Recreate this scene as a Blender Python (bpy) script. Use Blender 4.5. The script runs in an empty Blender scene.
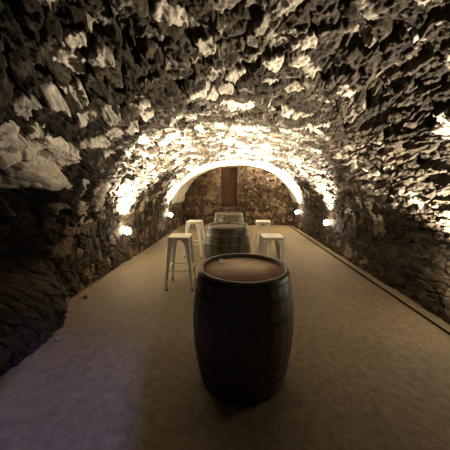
import bpy, bmesh, math, random
import numpy as np
from mathutils import Vector, Matrix

PI = math.pi
scene = bpy.context.scene
COL = scene.collection
random.seed(7)

# ------------------------------------------------------------------ helpers
def new_obj(name, mesh, parent=None, mat=None):
    o = bpy.data.objects.new(name, mesh)
    COL.objects.link(o)
    if mat: mesh.materials.append(mat)
    if parent: o.parent = parent
    return o

def obj(name, bm, mat, parent=None, smooth=True):
    bmesh.ops.recalc_face_normals(bm, faces=bm.faces[:])
    me = bpy.data.meshes.new(name)
    bm.to_mesh(me); bm.free()
    if smooth:
        for p in me.polygons: p.use_smooth = True
    return new_obj(name, me, parent, mat)

def bevel(o, w, seg=2):
    m = o.modifiers.new('bevel', 'BEVEL'); m.width = w; m.segments = seg
    m.limit_method = 'ANGLE'; m.angle_limit = math.radians(35)
    return o

def thing(name, label, cat, loc=(0, 0, 0), rz=0.0, group=None):
    o = bpy.data.objects.new(name, None); COL.objects.link(o)
    o.location = loc; o.rotation_euler = (0, 0, rz)
    o.empty_display_size = .1
    o['label'] = label; o['category'] = cat
    if group: o['group'] = group
    return o

def dup(root, loc, rz, label):
    r = root.copy(); COL.objects.link(r)
    r.location = loc; r.rotation_euler = (0, 0, rz); r['label'] = label
    for ch in list(root.children):
        c = ch.copy(); COL.objects.link(c); c.parent = r
        for g in list(ch.children):
            d = g.copy(); COL.objects.link(d); d.parent = c
    return r

def add_box(bm, x0, x1, y0, y1, z0, z1):
    v = [bm.verts.new(p) for p in ((x0,y0,z0),(x1,y0,z0),(x1,y1,z0),(x0,y1,z0),
                                   (x0,y0,z1),(x1,y0,z1),(x1,y1,z1),(x0,y1,z1))]
    for f in ((0,3,2,1),(4,5,6,7),(0,1,5,4),(1,2,6,5),(2,3,7,6),(3,0,4,7)):
        bm.faces.new([v[i] for i in f])

def add_lathe(bm, prof, n=64, closed=False, rad=None):
    """prof: list of (r,z). rad(theta, r, z) may alter the radius."""
    rings = []
    for r, z in prof:
        if r < 1e-6:
            rings.append([bm.verts.new((0, 0, z))]); continue
        ring = []
        for i in range(n):
            t = 2*PI*i/n
            rr = rad(i, r, z) if rad else r
            ring.append(bm.verts.new((rr*math.cos(t), rr*math.sin(t), z)))
        rings.append(ring)
    pairs = list(zip(rings[:-1], rings[1:]))
    if closed: pairs.append((rings[-1], rings[0]))
    for a, b in pairs:
        for i in range(n):
            j = (i+1) % n
            if len(a) == 1 and len(b) == 1: continue
            if len(a) == 1: bm.faces.new((a[0], b[i], b[j]))
            elif len(b) == 1: bm.faces.new((a[i], b[0], a[j]))
            else: bm.faces.new((a[i], b[i], b[j], a[j]))

def add_tube(bm, p0, p1, r, n=12):
    p0 = Vector(p0); p1 = Vector(p1); d = (p1-p0).normalized()
    a = d.orthogonal().normalized(); b = d.cross(a)
    rings = []
    for p in (p0, p1):
        rings.append([bm.verts.new(p + r*(math.cos(2*PI*i/n)*a + math.sin(2*PI*i/n)*b)) for i in range(n)])
    for i in range(n):
        j = (i+1) % n
        bm.faces.new((rings[0][i], rings[0][j], rings[1][j], rings[1][i]))
    bm.faces.new(rings[0][::-1]); bm.faces.new(rings[1])

# ------------------------------------------------------------------ node helpers
class NT:
    def __init__(s, name):
        s.m = bpy.data.materials.new(name); s.m.use_nodes = True
        s.t = s.m.node_tree; s.n = s.t.nodes; s.l = s.t.links
        s.b = s.n['Principled BSDF']
    def add(s, typ, **kw):
        nd = s.n.new(typ)
        for k, v in kw.items():
            if k.startswith('i_'):
                key = k[2:]
                nd.inputs[int(key) if key.isdigit() else key.replace('_', ' ')].default_value = v
            else: setattr(nd, k, v)
        return nd
    def link(s, a, b): s.l.new(a, b)
    def noise(s, vec, scale, detail=4, rough=.55, dist=0):
        nd = s.add('ShaderNodeTexNoise', i_Scale=scale, i_Detail=detail, i_Roughness=rough, i_Distortion=dist)
        s.link(vec, nd.inputs['Vector']); return nd.outputs['Fac']
    def ramp(s, fac, stops):
        nd = s.add('ShaderNodeValToRGB'); cr = nd.color_ramp
        while len(cr.elements) < len(stops): cr.elements.new(.5)
        for e, (p, c) in zip(cr.elements, stops):
            e.position = p; e.color = c if len(c) == 4 else (*c, 1)
        s.link(fac, nd.inputs['Fac']); return nd.outputs['Color']
    def math(s, op, a, b=None, clamp=False):
        nd = s.add('ShaderNodeMath', operation=op, use_clamp=clamp)
        for i, v in enumerate((a, b)):
            if v is None: continue
            if isinstance(v, (int, float)): nd.inputs[i].default_value = v
            else: s.link(v, nd.inputs[i])
        return nd.outputs[0]
    def mix(s, fac, a, b, blend='MIX'):
        nd = s.add('ShaderNodeMix', data_type='RGBA', blend_type=blend)
        for i, v in ((0, fac), (6, a), (7, b)):
            if isinstance(v, (int, float)): nd.inputs[i].default_value = v
            elif isinstance(v, tuple): nd.inputs[i].default_value = (*v, 1) if len(v) == 3 else v
            else: s.link(v, nd.inputs[i])
        return nd.outputs[2]
    def bump(s, h, strength, dist):
        nd = s.add('ShaderNodeBump', i_Strength=strength, i_Distance=dist)
        s.link(h, nd.inputs['Height']); s.link(nd.outputs['Normal'], s.b.inputs['Normal'])
    def objco(s): return s.add('ShaderNodeTexCoord').outputs['Object']

def mat_stone(name, dark, mid, pale):
    t = NT(name); co = t.objco()
    tone = t.add('ShaderNodeAttribute', attribute_name='stone_tone').outputs['Fac']
    n1 = t.noise(co, 9, 6, .65); n2 = t.noise(co, 45, 5, .7)
    f = t.math('ADD', tone, t.math('MULTIPLY', t.math('SUBTRACT', n1, .5), .55))
    f = t.math('ADD', f, t.math('MULTIPLY', t.math('SUBTRACT', n2, .5), .35), clamp=True)
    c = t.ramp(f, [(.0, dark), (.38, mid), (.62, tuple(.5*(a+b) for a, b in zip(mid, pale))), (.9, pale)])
    t.link(c, t.b.inputs['Base Color'])
    t.b.inputs['Roughness'].default_value = .92
    t.b.inputs['Specular IOR Level'].default_value = .15
    h = t.math('ADD', t.noise(co, 28, 8, .7), t.math('MULTIPLY', t.noise(co, 110, 4, .6), .4))
    t.bump(h, .6, .022)
    return t.m

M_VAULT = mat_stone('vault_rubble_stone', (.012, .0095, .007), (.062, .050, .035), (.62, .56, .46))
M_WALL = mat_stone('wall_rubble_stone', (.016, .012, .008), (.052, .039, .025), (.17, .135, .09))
M_BACK = mat_stone('end_wall_stone', (.026, .017, .010), (.078, .053, .032), (.185, .135, .082))

M_NICHE = mat_stone('niche_red_brown_brick', (.02, .010, .006), (.055, .028, .017), (.12, .065, .04))

def mat_floor(name, k=1.0):
    t = NT(name); co = t.objco()
    n = t.noise(co, 1.3, 6, .6); n2 = t.noise(co, 14, 6, .7); n3 = t.noise(co, 90, 3, .6)
    c = t.ramp(n, [(.35, (.215*k, .155*k, .080*k)), (.7, (.38*k, .285*k, .150*k))])
    c = t.mix(.55, c, t.ramp(n2, [(.3, (.13*k, .095*k, .06*k)), (.65, (.44*k, .335*k, .195*k))]))
    sp = t.ramp(t.noise(co, 30, 3, .6), [(.29, (.25, .2, .16)), (.37, (1, 1, 1))])
    c = t.mix(.6, c, sp, 'MULTIPLY')
    t.link(c, t.b.inputs['Base Color'])
    t.b.inputs['Roughness'].default_value = .72
    t.b.inputs['Specular IOR Level'].default_value = .3
    t.bump(t.math('ADD', n2, t.math('MULTIPLY', n3, .5)), .5, .014)
    return t.m
M_FLOOR = mat_floor('cellar_concrete', .50)
M_KERB = mat_floor('kerb_concrete', .50)

def mat_plain(name, col, rough=.5, metal=0, var=.15, scale=12, bump=0):
    t = NT(name); co = t.objco()
    n = t.noise(co, scale, 5, .6)
    c = t.ramp(n, [(.3, tuple(v*(1-var) for v in col)), (.7, tuple(min(1, v*(1+var)) for v in col))])
    t.link(c, t.b.inputs['Base Color'])
    t.b.inputs['Roughness'].default_value = rough
    t.b.inputs['Metallic'].default_value = metal
    if bump: t.bump(n, bump, .004)
    return t.m
M_STOOL = mat_plain('cream_painted_steel', (.80, .77, .66), .36, 0, .06)
M_RUBBER = mat_plain('black_rubber', (.02, .02, .02), .8)
M_HOOP = mat_plain('weathered_hoop_steel', (.05, .038, .026), .45, .4, .35, 20)
M_SEAM = mat_plain('tarred_seam', (.010, .008, .006), 1, 0, .2)
M_SEAM.node_tree.nodes['Principled BSDF'].inputs['Specular IOR Level'].default_value = 0
M_LAMP = mat_plain('dark_lamp_metal', (.05, .05, .05), .5, .5)
M_CARD = mat_plain('white_card', (.92, .91, .88), .7, 0, .03)
M_RED = mat_plain('red_print', (.5, .05, .03), .7, 0, .05)
M_PEBBLE = mat_plain('pale_limestone', (.52, .46, .36), .9, 0, .4, 22, .8)
M_CHIP = mat_plain('dusty_stone_chip', (.20, .16, .11), .9, 0, .3, 30, .5)
M_PLASTER = mat_plain('bare_plaster', (.2, .16, .11), .9, 0, .3, 5, .5)

def mat_stave(name, c0, c1, c2):
    t = NT(name); co = t.objco()
    sep = t.add('ShaderNodeSeparateXYZ'); t.link(co, sep.inputs[0])
    ang = t.math('ARCTAN2', sep.outputs[1], sep.outputs[0])
    k = t.math('FLOOR', t.math('MULTIPLY', t.math('ADD', ang, PI), 30/(2*PI)))
    wn = t.add('ShaderNodeTexWhiteNoise', noise_dimensions='1D'); t.link(k, wn.inputs['W'])
    mp = t.add('ShaderNodeMapping'); mp.inputs['Scale'].default_value = (1, 1, .08)
    t.link(co, mp.inputs['Vector'])
    g = t.noise(mp.outputs[0], 55, 6, .65)
    f = t.math('ADD', t.math('MULTIPLY', wn.outputs['Value'], .35), t.math('MULTIPLY', g, .75))
    c = t.ramp(f, [(.25, c0), (.6, c1), (.9, c2)])
    t.link(c, t.b.inputs['Base Color']); t.b.inputs['Roughness'].default_value = .5
    t.bump(g, .3, .004)
    return t.m
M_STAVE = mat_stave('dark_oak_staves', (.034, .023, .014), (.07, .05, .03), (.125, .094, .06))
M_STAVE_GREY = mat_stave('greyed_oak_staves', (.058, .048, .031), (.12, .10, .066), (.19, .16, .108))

def mat_head():
    t = NT('barrel_head_oak'); co = t.objco()
    sep = t.add('ShaderNodeSeparateXYZ'); t.link(co, sep.inputs[0])
    k = t.math('FLOOR', t.math('MULTIPLY', sep.outputs[0], 9))
    wn = t.add('ShaderNodeTexWhiteNoise', noise_dimensions='1D'); t.link(k, wn.inputs['W'])
    mp = t.add('ShaderNodeMapping'); mp.inputs['Scale'].default_value = (1, .1, 1)
    t.link(co, mp.inputs['Vector'])
    g = t.noise(mp.outputs[0], 60, 6, .6)
    st = t.noise(co, 5, 6, .65)
    f = t.math('ADD', t.math('MULTIPLY', wn.outputs['Value'], .2), t.math('ADD', t.math('MULTIPLY', g, .4), t.math('MULTIPLY', st, .5)))
    c = t.ramp(f, [(.3, (.27, .165, .088)), (.6, (.50, .33, .185)), (.85, (.62, .45, .28))])
    t.link(c, t.b.inputs['Base Color']); t.b.inputs['Roughness'].default_value = .6
    t.bump(g, .25, .003)
    return t.m
M_HEAD = mat_head()

def mat_emit(name, col, s):
    t = NT(name)
    t.b.inputs['Base Color'].default_value = (.9, .9, .88, 1)
    t.b.inputs['Emission Color'].default_value = (*col, 1)
    t.b.inputs['Emission Strength'].default_value = s
    return t.m
WARM = (1.0, .86, .66)
M_LENS = mat_emit('glowing_lamp_glass', (1, .86, .66), 130)

# ------------------------------------------------------------------ numpy noise
def h2(ix, iy, seed):
    h = (ix.astype(np.int64)*374761393 + iy.astype(np.int64)*668265263 + seed*982451653) & 0xffffffff
    h = ((h ^ (h >> 13))*1274126177) & 0xffffffff
    h = ((h ^ (h >> 16))*2246822519) & 0xffffffff
    h = h ^ (h >> 15)
    return (h & 0xffffff).astype(np.float64)/0xffffff
def vnoise(x, y, seed):
    ix = np.floor(x); iy = np.floor(y); fx = x-ix; fy = y-iy
    ux = fx*fx*fx*(fx*(fx*6-15)+10); uy = fy*fy*fy*(fy*(fy*6-15)+10)
    a = h2(ix, iy, seed); b = h2(ix+1, iy, seed); c = h2(ix, iy+1, seed); d = h2(ix+1, iy+1, seed)
    return (a+(b-a)*ux)*(1-uy) + (c+(d-c)*ux)*uy
def fbm(x, y, seed, octv=4, gain=.5):
    s = 0; a = 1; tot = 0
    for k in range(octv):
        s = s + a*(vnoise(x, y, seed+k*17)-.5); tot += a
        x = x*2.03+3.1; y = y*2.03+1.7; a *= gain
    return 2*s/tot
def voronoi(x, y, seed, jit=.85):
    ix = np.floor(x); iy = np.floor(y)
    F1 = np.full(x.shape, 1e9); F2 = np.full(x.shape, 1e9)
    dx1 = np.zeros_like(x); dy1 = np.zeros_like(x); cx = np.zeros_like(x); cy = np.zeros_like(x)
    for i in (-1, 0, 1):
        for j in (-1, 0, 1):
            gx = ix+i; gy = iy+j
            px = gx+.5+jit*(h2(gx, gy, seed)-.5); py = gy+.5+jit*(h2(gx, gy, seed+1)-.5)
            dx = x-px; dy = y-py; d = np.sqrt(dx*dx+dy*dy)
            n = d < F1
            F2 = np.where(n, F1, np.minimum(F2, d))
            F1 = np.where(n, d, F1)
            dx1 = np.where(n, dx, dx1); dy1 = np.where(n, dy, dy1)
            cx = np.where(n, gx, cx); cy = np.where(n, gy, cy)
    r = [h2(cx, cy, seed+11+k) for k in range(4)]
    return F1, F2, dx1, dy1, r
def sstep(a, b, x):
    t = np.clip((x-a)/(b-a), 0, 1); return t*t*(3-2*t)

# ------------------------------------------------------------------ lamp positions (y along the cellar, side)
LAMPS = [(-1, 4.35), (-1, 7.35), (1, 5.72), (1, 8.45), (1, 2.25), (-1, 1.3)]
LAMP_Z = .59
FLOOR_L, FLOOR_R = -2.30, 2.40
Y0, Y1 = -1.0, 9.6

# ------------------------------------------------------------------ vault: rough rubble tunnel in one surface, three setting objects
def profile():
    pts = []
    cx, a = .05, 2.35; zc, b = .5, 2.0
    for z in np.linspace(-.06, zc, 30)[:-1]: pts.append((FLOOR_L, z))
    for t in np.linspace(PI, 0, 400):
        e = 2/2.25
        pts.append((cx + a*np.sign(np.cos(t))*abs(np.cos(t))**e, zc + b*abs(np.sin(t))**e))
    for z in np.linspace(zc, -.06, 30)[1:]: pts.append((FLOOR_R, z))
    return np.array(pts)

def rubble(S, Y, side=0.0):
    """displacement (m, + into the room) and stone tone for arc position S, tunnel position Y;
    side 1 = long thin courses, 0 = chunky blocks"""
    wx = fbm(S*2.0, Y*2.0, 5, 2); wy = fbm(S*2.0, Y*2.0, 55, 2)
    s = S+.05*wx+.010*fbm(S*17, Y*17, 61, 2); y = Y+.06*wy+.010*fbm(S*17, Y*17, 67, 2)
    def layer(cu, cy, seed):
        F1, F2, dx, dy, r = voronoi(s/cu, y/cy, seed)
        body = sstep(.02, .17, F2-F1)
        h = .034*(r[0]-.5) + dx*(r[2]-.5)*.05 + dy*(r[3]-.5)*.05 - .06*(r[1] > .86)
        return body*(.026+h) - .024*(1-body), body, r
    dA, bA, rA = layer(.175, .145, 100)
    dB, bB, rB = layer(.095, .290, 140)
    d = dA*(1-side) + dB*side
    body = bA*(1-side) + bB*side
    r = [np.where(side > .5, p, q) for p, q in zip(rB, rA)]
    # chips
    G1, G2, gx, gy, q = voronoi(s/.058+7.3, y/.050+2.1, 200)
    cb = sstep(.02, .2, G2-G1)
    d += (1-.5*side)*cb*((q[0]-.4)*.022 + gx*(q[1]-.5)*.022 + gy*(q[2]-.5)*.022) - .006
    # roughness of the rock
    d += .060*fbm(S*1.1, Y*1.0, 300, 3)
    rid = 1-np.abs(fbm(s*6, y*(6-2.5*side), 330, 6, .6))*2.4
    d += .026*(rid-.5)
    d += .026*fbm(S*21, Y*21, 400, 5, .75)
    # deep pits between stones
    pit = sstep(.26, .36, fbm(s*4.2, y*3.6, 440, 5, .55))
    d -= .075*pit
    # flat mortar patches with ragged outlines
    mp = sstep(.27, .34, fbm(s*2.4+4, y*2.1, 500, 6, .6))*(1-pit)
    tone = .16 + .34*(r[1]-.25)*body + .16*(q[3]-.5) + .14*fbm(S*.9, Y*.7, 520, 3)
    tone = tone - .08*side
    tone = tone*(1-mp) + (.66+.22*(r[2]-.5))*mp
    pal = (r[3] > .83)*body*(1-.6*side)
    tone = np.maximum(tone, pal*(.46+.34*r[0]))
    d = d*(1-.6*mp) + .016*mp
    return d, np.clip(tone, 0, 1)

def build_grid(name, X, Yg, Z, tone, mat, flip=False):
    nu, nv = X.shape
    co = np.stack([X, Yg, Z], -1).reshape(-1, 3).astype(np.float32)
    idx = np.arange(nu*nv).reshape(nu, nv)
    q = np.stack([idx[:-1, :-1], idx[1:, :-1], idx[1:, 1:], idx[:-1, 1:]], -1).reshape(-1, 4)
    if flip: q = q[:, ::-1]
    me = bpy.data.meshes.new(name)
    me.vertices.add(len(co)); me.vertices.foreach_set('co', co.ravel())
    me.loops.add(q.size); me.loops.foreach_set('vertex_index', q.ravel().astype(np.int32))
    me.polygons.add(len(q))
    me.polygons.foreach_set('loop_start', (np.arange(len(q))*4).astype(np.int32))
    me.polygons.foreach_set('use_smooth', np.ones(len(q), bool))
    me.update(calc_edges=True)
    a = me.attributes.new('stone_tone', 'FLOAT', 'POINT')
    a.data.foreach_set('value', tone.ravel().astype(np.float32))
    o = new_obj(name, me, None, mat); o['kind'] = 'structure'
    return o

pr = profile()
seg = np.sqrt((np.diff(pr, axis=0)**2).sum(1)); arc = np.concatenate([[0], np.cumsum(seg)])
LEN = arc[-1]
us = np.linspace(0, LEN, 960)
px_ = np.interp(us, arc, pr[:, 0]); pz_ = np.interp(us, arc, pr[:, 1])
tx = np.gradient(px_, us); tz = np.gradient(pz_, us)
k = np.ones(25)/25
tx = np.convolve(np.pad(tx, 12, 'edge'), k, 'valid'); tz = np.convolve(np.pad(tz, 12, 'edge'), k, 'valid')
nrm = np.sqrt(tx*tx+tz*tz); nx_ = tz/nrm; nz_ = -tx/nrm          # inward normal
ys = [Y0-.15]
while ys[-1] < Y1+.15:
    y = ys[-1]; ys.append(y + (.03 if y < .45 else .0065*max(1, y/1.55)))
ys = np.array(ys)
S, Y = np.meshgrid(us, ys, indexing='ij')
PXg = np.repeat(px_[:, None], len(ys), 1); PZg = np.repeat(pz_[:, None], len(ys), 1)
D, TONE = rubble(S, Y, .85*sstep(.5, 1.5, PXg)*sstep(6.5, 5, PXg+0*Y))
hz = PZg
amp = .55 + .45*sstep(.5, 1.3, hz)                                # walls smoother than vault
amp *= 1 + .55*sstep(.3, -1.2, PXg)*sstep(3.6, 1.4, Y)*sstep(.9, 1.5, hz)   # rougher crown at the left front
amp *= 1-.45*sstep(2.4, 4.6, Y)                                   # worn smoother further in
band = sstep(7.5, 8.1, Y+.25*fbm(S*3, Y*3, 895, 3))*sstep(.7, 1.1, hz)                      # smooth limewashed strip by the end wall
amp *= 1-.5*band
D = D*amp
TONE = np.maximum(TONE, band*(.72+.2*fbm(S*5, Y*5, 890, 4)))
# rock foot, hollow and ledge of the left wall at the front end
TONE = np.clip(TONE + sstep(.9, 1.5, hz)*sstep(1.3, 3.6, Y+.6*fbm(S*1.7, Y*1.7, 870, 4))*(.15+.14*fbm(S*3, Y*3, 880, 4)), 0, 1)   # paler stone tone deeper in
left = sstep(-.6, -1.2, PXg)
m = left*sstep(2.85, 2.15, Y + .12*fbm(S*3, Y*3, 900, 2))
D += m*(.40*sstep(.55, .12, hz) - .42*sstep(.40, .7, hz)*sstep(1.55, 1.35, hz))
ledge = m*sstep(1.42, 1.58, hz+.06*fbm(S*3, Y*2.5, 910, 2))*sstep(2.10, 1.85, hz)
V1, V2, vx, vy, vr = voronoi(S/.17+.4, Y/.24+.3, 930)
D += ledge*.05
TONE = np.where(ledge > .5, np.clip(.45+.5*vr[1]*sstep(0, .15, V2-V1), 0, 1), TONE)
TONE *= 1-.6*m*sstep(1.5, 1.3, hz)                               # shade of the hollow and rock foot painted into the stone tone
# quiet patch round each lamp so its plate sits on the wall
for sd, ly in LAMPS:
    sl = np.interp(LAMP_Z, pr[:60, 1], arc[:60]) if sd < 0 else LEN-np.interp(LAMP_Z, pr[:60, 1], arc[:60])
    rr = np.sqrt((S-sl)**2 + (Y-ly)**2)
    D *= sstep(.07, .22, rr)
GX = PXg + nx_[:, None]*D; GZ = PZg + nz_[:, None]*D
iL = int(np.argmax(pz_ > 1.0)); iR = len(us)-1-int(np.argmax(pz_[::-1] > 1.0))
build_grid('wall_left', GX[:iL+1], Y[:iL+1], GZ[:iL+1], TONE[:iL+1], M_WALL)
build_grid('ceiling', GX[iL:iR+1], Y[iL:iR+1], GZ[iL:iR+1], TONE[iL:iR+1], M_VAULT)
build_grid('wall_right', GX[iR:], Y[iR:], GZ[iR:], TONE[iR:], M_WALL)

# end wall with its tall narrow niche
xs = np.linspace(-2.75, 2.85, 330); zs = np.linspace(-.06, 2.95, 190)
EX, EZ = np.meshgrid(xs, zs, indexing='ij')
d, tone = rubble(EZ*1.35+31, EX*1.1+17, 0.0)
flat = sstep(.9, 1.4, EZ)*sstep(1.0, .3, np.abs(EX+.55))
d = d*(1-.7*flat)*.75
niche = sstep(-.68, -.62, EX)*sstep(.06, .0, EX)*sstep(.70, .78, EZ)*sstep(2.46, 2.40, EZ)
d = d*(1-.5*niche) - .18*niche
tone = np.clip(tone*.9*(1-niche) + niche*.3 + .30*flat*(1-niche), 0, 1)
bw = build_grid('wall_back', EX, Y1 - d, EZ, tone, M_BACK, flip=True)
bw.data.materials.append(M_NICHE)
nm = (niche[:-1, :-1] > .5).ravel().astype(np.int32)
bw.data.polygons.foreach_set('material_index', nm)

# entrance wall behind the viewer, with its doorway
bm = bmesh.new()
T0, T1 = Y0-.35, Y0
DX0, DX1, DZ = -.50, .033, 2.0
add_box(bm, -2.9, DX0, T0, T1, -.06, 2.95)
add_box(bm, DX1, 2.9, T0, T1, -.06, 2.95)
add_box(bm, DX0, DX1, T0, T1, DZ, 2.95)
o = obj('wall_front', bm, M_PLASTER, smooth=False); o['kind'] = 'structure'

# ------------------------------------------------------------------ floor and kerb
def slab(name, x0, x1, z, mat, nx, seed, amp):
    xs = np.linspace(x0, x1, nx); ysf = np.linspace(-2.6, Y1+.4, 260)
    A, B = np.meshgrid(xs, ysf, indexing='ij')
    H = z + amp*fbm(A*1.3, B*1.3, seed, 4)
    bm = bmesh.new()
    me = bpy.data.meshes.new(name)
    nu, nv = A.shape
    top = np.stack([A, B, H], -1).reshape(-1, 3)
    bot = top.copy(); bot[:, 2] = -.12
    idx = np.arange(nu*nv).reshape(nu, nv)
    f = np.stack([idx[:-1, :-1], idx[1:, :-1], idx[1:, 1:], idx[:-1, 1:]], -1).reshape(-1, 4).tolist()
    per = list(idx[:, 0]) + list(idx[-1, 1:]) + list(idx[-2::-1, -1]) + list(idx[0, -2:0:-1])
    co = top.tolist(); off = len(co); remap = {}
    for i, v in enumerate(per): remap[v] = off+i; co.append(bot[v].tolist())
    for i, v in enumerate(per):
        w = per[(i+1) % len(per)]
        f.append([int(v), remap[v], remap[w], int(w)])
    f.append([remap[v] for v in per])
    me.from_pydata(co, [], [[int(i) for i in q] for q in f])
    for p in me.polygons[:len(me.polygons)]: p.use_smooth = True
    me.update(); bm.free()
    o = new_obj(name, me, None, mat); o['kind'] = 'structure'
    for p in me.polygons:
        if abs(p.normal.z) < .5: p.use_smooth = False
    return o
slab('floor', -2.75, 2.232, 0, M_FLOOR, 110, 40, .004)
slab('trim_1', 2.272, 2.85, .0, M_KERB, 14, 60, .004)
bm = bmesh.new(); add_box(bm, 2.2322, 2.2718, -2.6, Y1+.4, -.11, .006)
o = obj('trim_2', bm, M_SEAM, smooth=False); o['kind'] = 'structure'

# ------------------------------------------------------------------ barrels
BH, RH, RB = .91, .345, .402
def brad(z):
    t = 2*z/BH-1
    return RB-(RB-RH)*abs(t)**1.9
NST = 30
def make_barrel(label, loc, rz):
    t = thing('wine_barrel', label, 'barrel', loc, rz, 'oak barrels standing in a line down the cellar')
    bm = bmesh.new()
    zs = np.linspace(0, BH, 33)
    outer = [(brad(z), float(z)) for z in zs]
    prof = [(RH-.030, .035), (RH-.026, .004)] + outer + [(RH-.024, BH-.002), (RH-.030, BH-.04), (RH-.06, BH-.10), (RH-.06, .10)]
    def rad(i, r, z):
        kk = i % 7
        return r-(.0022 if kk == 0 else 0)+(.0006 if kk in (3, 4) else 0) if r > RH-.001 else r
    add_lathe(bm, prof, NST*7, closed=True, rad=rad)
    obj('staves', bm, M_STAVE, t)
    bm = bmesh.new()
    add_lathe(bm, [(0, BH-.055), (RH-.033, BH-.055), (RH-.029, BH-.047), (RH-.029, BH-.033), (0, BH-.030)], 72)
    obj('barrel_head', bm, M_HEAD, t)
    bm = bmesh.new()
    add_lathe(bm, [(0, .055), (RH-.033, .055), (RH-.029, .047), (RH-.029, .033), (0, .03)], 72)
    obj('barrel_head', bm, M_HEAD, t)
    for z0, w in ((.012, .045), (.125, .036), (.265, .036)):
        for zz in (z0, BH-z0-w):
            bm = bmesh.new()
            e = .0035
            n = 5
            pts = [(brad(zz+w*i/n)+e, zz+w*i/n) for i in range(n+1)]
            inn = [(brad(zz+w*i/n)-.001, zz+w*i/n) for i in range(n, -1, -1)]
            add_lathe(bm, pts+inn, 96, closed=True)
            h = obj('hoop', bm, M_HOOP, t)
            # rivet pair on the lap of the hoop
            for du in (-.03, .03):
                bm = bmesh.new()
                r0 = brad(zz+w/2)+e
                a = du/r0
                mt = Matrix.Translation((r0*math.cos(a), r0*math.sin(a), zz+w/2)) @ Matrix.Diagonal((.003, .008, .008, 1))
                bmesh.ops.create_uvsphere(bm, u_segments=10, v_segments=6, radius=1, matrix=mt)
                obj('rivet', bm, M_HOOP, h)
    return t
B1 = make_barrel('large oak barrel nearest the viewer with a small white paper slip on its head', (.06, 1.715, 0), math.radians(100))
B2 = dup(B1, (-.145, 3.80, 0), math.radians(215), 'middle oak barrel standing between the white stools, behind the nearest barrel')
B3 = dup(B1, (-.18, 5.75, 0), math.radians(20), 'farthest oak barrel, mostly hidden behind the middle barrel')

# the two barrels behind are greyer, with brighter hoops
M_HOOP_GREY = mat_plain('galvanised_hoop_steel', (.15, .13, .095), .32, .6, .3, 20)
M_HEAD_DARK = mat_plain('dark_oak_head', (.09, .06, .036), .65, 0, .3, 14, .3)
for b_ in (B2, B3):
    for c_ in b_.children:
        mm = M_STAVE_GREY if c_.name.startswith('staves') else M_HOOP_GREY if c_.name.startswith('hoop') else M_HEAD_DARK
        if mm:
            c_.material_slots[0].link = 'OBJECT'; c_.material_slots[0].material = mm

# small paper slip on the near barrel
t = thing('paper_slip', 'small white paper slip with red print lying on the nearest barrel head', 'paper', (-.125, 1.885, BH-.0302), math.radians(4))
def strip(x0, x1, y0, y1, lift, th):
    bm = bmesh.new(); rows = []
    for i in range(13):
        y = y0+(y1-y0)*i/12
        z = .006*(y/.06)**2+.0004+lift
        rows.append([bm.verts.new(p) for p in ((x0, y, z), (x1, y, z), (x1, y, z+th), (x0, y, z+th))])
    for p, q in zip(rows[:-1], rows[1:]):
        for i in range(4):
            j = (i+1) % 4; bm.faces.new((p[i], p[j], q[j], q[i]))
    bm.faces.new(rows[0]); bm.faces.new(rows[-1])
    return bm
obj('paper', strip(-.018, .018, -.065, .065, 0, .0012), M_CARD, t, smooth=False)
o = obj('print', strip(-.009, .009, -.035, -.008, .0013, .0003), M_RED, t, smooth=False); o['label'] = 'red printed mark'

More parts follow.
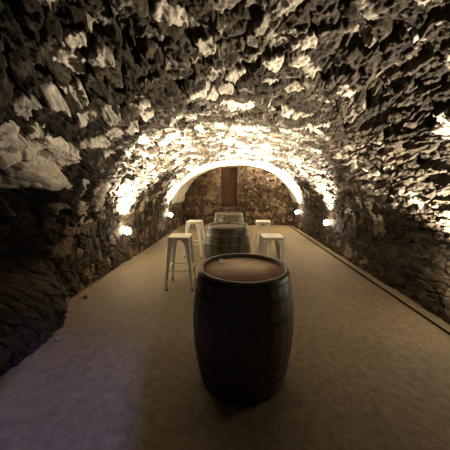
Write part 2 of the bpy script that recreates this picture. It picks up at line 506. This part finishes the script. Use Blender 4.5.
# ------------------------------------------------------------------ stools
SH, SA, FA = .81, .160, .215
def make_stool(label, loc, rz):
    t = thing('bar_stool', label, 'stool', loc, rz, 'cream metal bar stools around the barrels')
    # seat: rounded square pan with turned-down rim and a slot in the middle
    bm = bmesh.new()
    def rsq(a, r, n=6):
        out = []
        for cx, cy, a0 in ((a-r, a-r, 0), (-a+r, a-r, 90), (-a+r, -a+r, 180), (a-r, -a+r, 270)):
            for i in range(n+1):
                q = math.radians(a0+90*i/n); out.append((cx+r*math.cos(q), cy+r*math.sin(q)))
        return out
    N = 28
    def hole(a):
        return [(a[0]*math.cos(2*PI*(i+.0)/N+math.radians(0)), a[1]*math.sin(2*PI*i/N)) for i in range(N)]
    def ring(pts, z): return [bm.verts.new((x, y, z)) for x, y in pts]
    def match(pts):   # order hole points by angle to follow the outer ring
        return [(.022*math.cos(math.atan2(y, x)), .012*math.sin(math.atan2(y, x))) for x, y in pts]
    o1 = rsq(SA+.004, .045); o2 = rsq(SA, .043); o3 = rsq(SA-.012, .036); hp = match(o2)
    rings = [ring(rsq(SA+.001, .043), SH-.034), ring(o1, SH-.036), ring(o1, SH-.01), ring(o2, SH-.002), ring(o3, SH),
             ring([(x*.6, y*.6) for x, y in o3], SH-.003), ring([(x*1.25, y*1.4) for x, y in hp], SH-.004), ring(hp, SH-.006), ring(hp, SH-.012),
             ring([(x*1.3, y*1.5) for x, y in hp], SH-.012), ring(rsq(SA-.004, .040), SH-.012)]
    rings.append(rings[0])
    for a, b in zip(rings[:-1], rings[1:]):
        n = len(a)
        for i in range(n):
            j = (i+1) % n; bm.faces.new((a[i], a[j], b[j], b[i]))
    obj('seat', bm, M_STOOL, t)
    ztop = SH-.03
    for sx in (-1, 1):
        for sy in (-1, 1):
            bm = bmesh.new(); th = .003
            L = []
            nlev = 10
            for i in range(nlev+1):
                q = i/nlev; z = ztop*(1-q)+.018*q
                c = (SA-.003)*(1-q)+(FA-.004)*q
                w = .042+.052*math.exp(-q*3.0)+(.045*max(0, 1-q/.09)**2)
                w = w-.012*q
                e = .006
                # L section with a softened corner, outer then inner
                sec = [(c, c-w), (c, c-e), (c-e*.3, c-e*.3), (c-e, c), (c-w, c),
                       (c-w, c-th), (c-e, c-th), (c-e*.3-th, c-e*.3-th), (c-th, c-e), (c-th, c-w)]
                L.append([bm.verts.new((sx*x, sy*y, z)) for x, y in sec])
            for a, b in zip(L[:-1], L[1:]):
                n = len(a)
                for k_ in range(n):
                    j = (k_+1) % n; bm.faces.new((a[k_], a[j], b[j], b[k_]))
            bm.faces.new(L[0]); bm.faces.new(L[-1])
            lg = obj('leg', bm, M_STOOL, t, smooth=False)
            bm = bmesh.new()
            add_box(bm, FA-.042, FA-.001, FA-.042, FA-.001, 0, .022)
            for v in bm.verts: v.co.x *= sx; v.co.y *= sy
            bevel(obj('rubber_foot', bm, M_RUBBER, lg, smooth=False), .004)
    zr = .305
    cr = (SA-.003)+(FA-SA)*(1-zr/ztop)-.012
    for p, q in (((-cr, -cr), (cr, -cr)), ((-cr, cr), (cr, cr)), ((-cr, -cr), (-cr, cr)), ((cr, -cr), (cr, cr))):
        bm = bmesh.new(); add_tube(bm, (*p, zr), (*q, zr), .0085)
        obj('footrest', bm, M_STOOL, t)
    for a, b in ((-1, -1), (1, -1)):
        bm = bmesh.new(); c = SA-.012
        add_tube(bm, (a*c, b*c, SH-.075), (-a*c, -b*c, SH-.075), .006)
        obj('cross_brace', bm, M_STOOL, t)
    return t
S1 = make_stool('cream metal bar stool on the left, nearer the viewer, full height in view', (-.85, 3.36, 0), math.radians(2))
S2 = dup(S1, (-.93, 5.0, 0), math.radians(-6), 'far left cream metal bar stool, standing by the dark end of the left wall')
S2['label'] = 'cream metal bar stool on the far left, left of the middle barrel'
dup(S1, (.55, 3.42, 0), math.radians(4), 'cream metal bar stool on the right, partly hidden behind the nearest barrel')
dup(S1, (.61, 5.05, 0), math.radians(-5), 'cream metal bar stool on the far right, behind the other right-hand stool')

# ------------------------------------------------------------------ wall lamps
LAB = ['lit round lamp low on the left wall, nearer of the two there',
       'lit round lamp low on the left wall near the end wall',
       'lit round lamp midway along the right wall, low above the kerb',
       'lit round wall lamp low on the right wall beside the end wall',
       'lit round lamp low on the right wall, nearest the viewer',
       'lit round wall lamp in the hollow of the left wall beyond the left edge']
POWER = [2300, 1800, 2700, 1800, 1000, 0]
for (sd, ly), lab, pw in zip(LAMPS, LAB, POWER):
    if pw == 0: continue
    xw = np.interp(LAMP_Z, pr[:60, 1], pr[:60, 0]) if sd < 0 else np.interp(-LAMP_Z, -pr[-60:, 1], pr[-60:, 0])
    t = thing('wall_lamp', lab, 'lamp', (float(xw), ly, LAMP_Z), 0 if sd < 0 else PI, 'round uplights along the foot of the vault')
    # local +x points into the room
    bm = bmesh.new()
    add_lathe(bm, [(0, -.02), (.05, -.02), (.05, .008), (.044, .014), (0, .014)], 32)
    bmesh.ops.rotate(bm, verts=bm.verts, cent=(0, 0, 0), matrix=Matrix.Rotation(PI/2, 3, 'Y'))
    obj('wall_plate', bm, M_LAMP, t)
    bm = bmesh.new(); add_tube(bm, (.01, 0, 0), (.075, 0, .01), .011)
    obj('bracket', bm, M_LAMP, t)
    tilt = math.radians(24)                                       # lens axis: from vertical towards the room
    R = Matrix.Translation((.085, 0, .015)) @ Matrix.Rotation(math.radians(14 if ly < 3 else 0), 4, 'X') @ Matrix.Rotation(tilt, 4, 'Y')
    bm = bmesh.new()
    add_lathe(bm, [(0, -.03), (.028, -.03), (.04, -.02), (.05, .022), (.056, .024), (.056, .034), (.05, .034), (.045, .028), (0, .026)], 36)
    bmesh.ops.transform(bm, verts=bm.verts, matrix=R)
    hs = obj('housing', bm, M_LAMP, t)
    bm = bmesh.new()
    add_lathe(bm, [(.05, .028), (.066, .045), (.076, .066), (.078, .085), (.072, .108), (.056, .130), (.032, .145), (0, .15)], 36)
    bmesh.ops.transform(bm, verts=bm.verts, matrix=R)
    obj('lamp_glass', bm, M_LENS, hs)
    ld = bpy.data.lights.new('lamp_beam', 'SPOT')
    ld.energy = pw; ld.color = WARM; ld.spot_size = math.radians(104 if ly > 3 else 120); ld.spot_blend = .6; ld.shadow_soft_size = .03
    lo = bpy.data.objects.new('lamp_beam', ld); COL.objects.link(lo); lo.parent = t
    p = R @ Vector((0, 0, .20))
    dirn = (R.to_3x3() @ Vector((0, 0, 1)))
    lo.location = p
    lo.rotation_euler = dirn.to_track_quat('-Z', 'Y').to_euler()

# ------------------------------------------------------------------ loose stones at the wall foot
def stone(label, loc, r, seed):
    bm = bmesh.new()
    bmesh.ops.create_icosphere(bm, subdivisions=3, radius=1)
    rg = random.Random(seed); ax = [Vector((rg.uniform(-1, 1), rg.uniform(-1, 1), rg.uniform(-1, 1))).normalized() for _ in range(9)]
    for v in bm.verts:
        c = v.co.copy()
        for a in ax:
            dd = c.dot(a)
            if dd > .72: c -= a*(dd-.72)
        v.co = Vector((c.x*r*1.3, c.y*r, c.z*r*.7))
    mz = min(v.co.z for v in bm.verts)
    for v in bm.verts: v.co.z -= mz
    o = obj('loose_stone', bm, M_CHIP, smooth=False)
    o.location = loc; o['label'] = label; o['category'] = 'stone'; o['group'] = 'loose stones at the wall foot'
stone('small pale loose stone at the foot of the left wall', (-2.10, 2.88, 0), .032, 3)
stone('loose stone on the floor by the left wall, nearest the left edge of view', (-1.80, 1.98, 0), .022, 9)

# big pale stones jutting from the left haunch, part of the wall
def jut(name, p, q, w, th, seed, sink=.02):
    p = Vector(p); q = Vector(q); a = (q-p); L = a.length/2; a.normalize()
    c = (p+q)/2
    n = Vector((0, 0, .5)) - Vector((c.x, 0, c.z)); n = (n - n.dot(a)*a).normalized(); b = a.cross(n)
    bm = bmesh.new(); bmesh.ops.create_cube(bm, size=2)
    bmesh.ops.subdivide_edges(bm, edges=bm.edges[:], cuts=18, use_grid_fill=True)
    rg = random.Random(seed)
    cuts = [(Vector((rg.uniform(-1, 1), rg.uniform(-1, 1), rg.uniform(-.6, 1))).normalized(), rg.uniform(.8, 1.05)) for _ in range(12)]
    vs = []
    for v in bm.verts:
        u = v.co.copy()
        u = u*(1/max(1, (abs(u.x)**6+abs(u.y)**6+abs(u.z)**6)**(1/6)))
        for ax, dd in cuts:
            e = u.dot(ax)
            if e > dd: u -= ax*(e-dd)
        vs.append(u)
    P = np.array([tuple(v) for v in vs])
    nz = fbm(P[:, 0]*2.2+seed, P[:, 1]*2.2+P[:, 2]*1.3, seed, 5, .6)
    for v, u, k_ in zip(bm.verts, vs, nz):
        u = u*(1+.16*k_)
        v.co = c + n*(th*u.z-sink) + a*(L*u.x) + b*(w*u.y)
    o = obj(name, bm, M_PEBBLE); o['kind'] = 'structure'
jut('trim_3', (-1.73, 1.56, 1.93), (-1.68, 1.76, 1.95), .13, .10, 3)
jut('trim_4', (-1.66, 1.76, 2.0), (-1.67, 1.90, 1.985), .085, .10, 5)
jut('trim_5', (-1.63, 1.90, 2.01), (-1.79, 2.34, 1.87), .085, .09, 8)
jut('trim_6', (-1.87, 1.90, 1.76), (-2.03, 2.63, 1.55), .14, .11, 13)
jut('trim_7', (-1.86, 1.66, 1.80), (-1.84, 1.88, 1.79), .12, .09, 21)

# ------------------------------------------------------------------ daylight through the doorway behind the viewer
ld = bpy.data.lights.new('daylight', 'AREA'); ld.shape = 'RECTANGLE'; ld.size = .10; ld.size_y = .22
ld.energy = 330; ld.color = (.27, .31, 1.0)
lo = bpy.data.objects.new('daylight', ld); COL.objects.link(lo)
src = Vector((.42, -2.75, 2.80)); lo.location = src
lo.rotation_euler = (Vector((-1.2, 1.5, 0))-src).to_track_quat('-Z', 'Y').to_euler()

w = bpy.data.worlds.new('night'); scene.world = w; w.use_nodes = True
w.node_tree.nodes['Background'].inputs[0].default_value = (.25, .28, .5, 1)
w.node_tree.nodes['Background'].inputs[1].default_value = .004

# ------------------------------------------------------------------ camera
cam = bpy.data.cameras.new('camera'); co = bpy.data.objects.new('camera', cam); COL.objects.link(co)
cam.sensor_width = 36; cam.lens = 18.0; cam.clip_start = .02
co.location = (0, 0, 1.5)
co.rotation_euler = (math.radians(90-8.9), 0, math.radians(2.8))
scene.camera = co
scene.view_settings.view_transform = 'Standard'
scene.view_settings.look = 'None'
scene.view_settings.gamma = 1
scene.view_settings.use_curve_mapping = False
scene.view_settings.exposure = 0.0
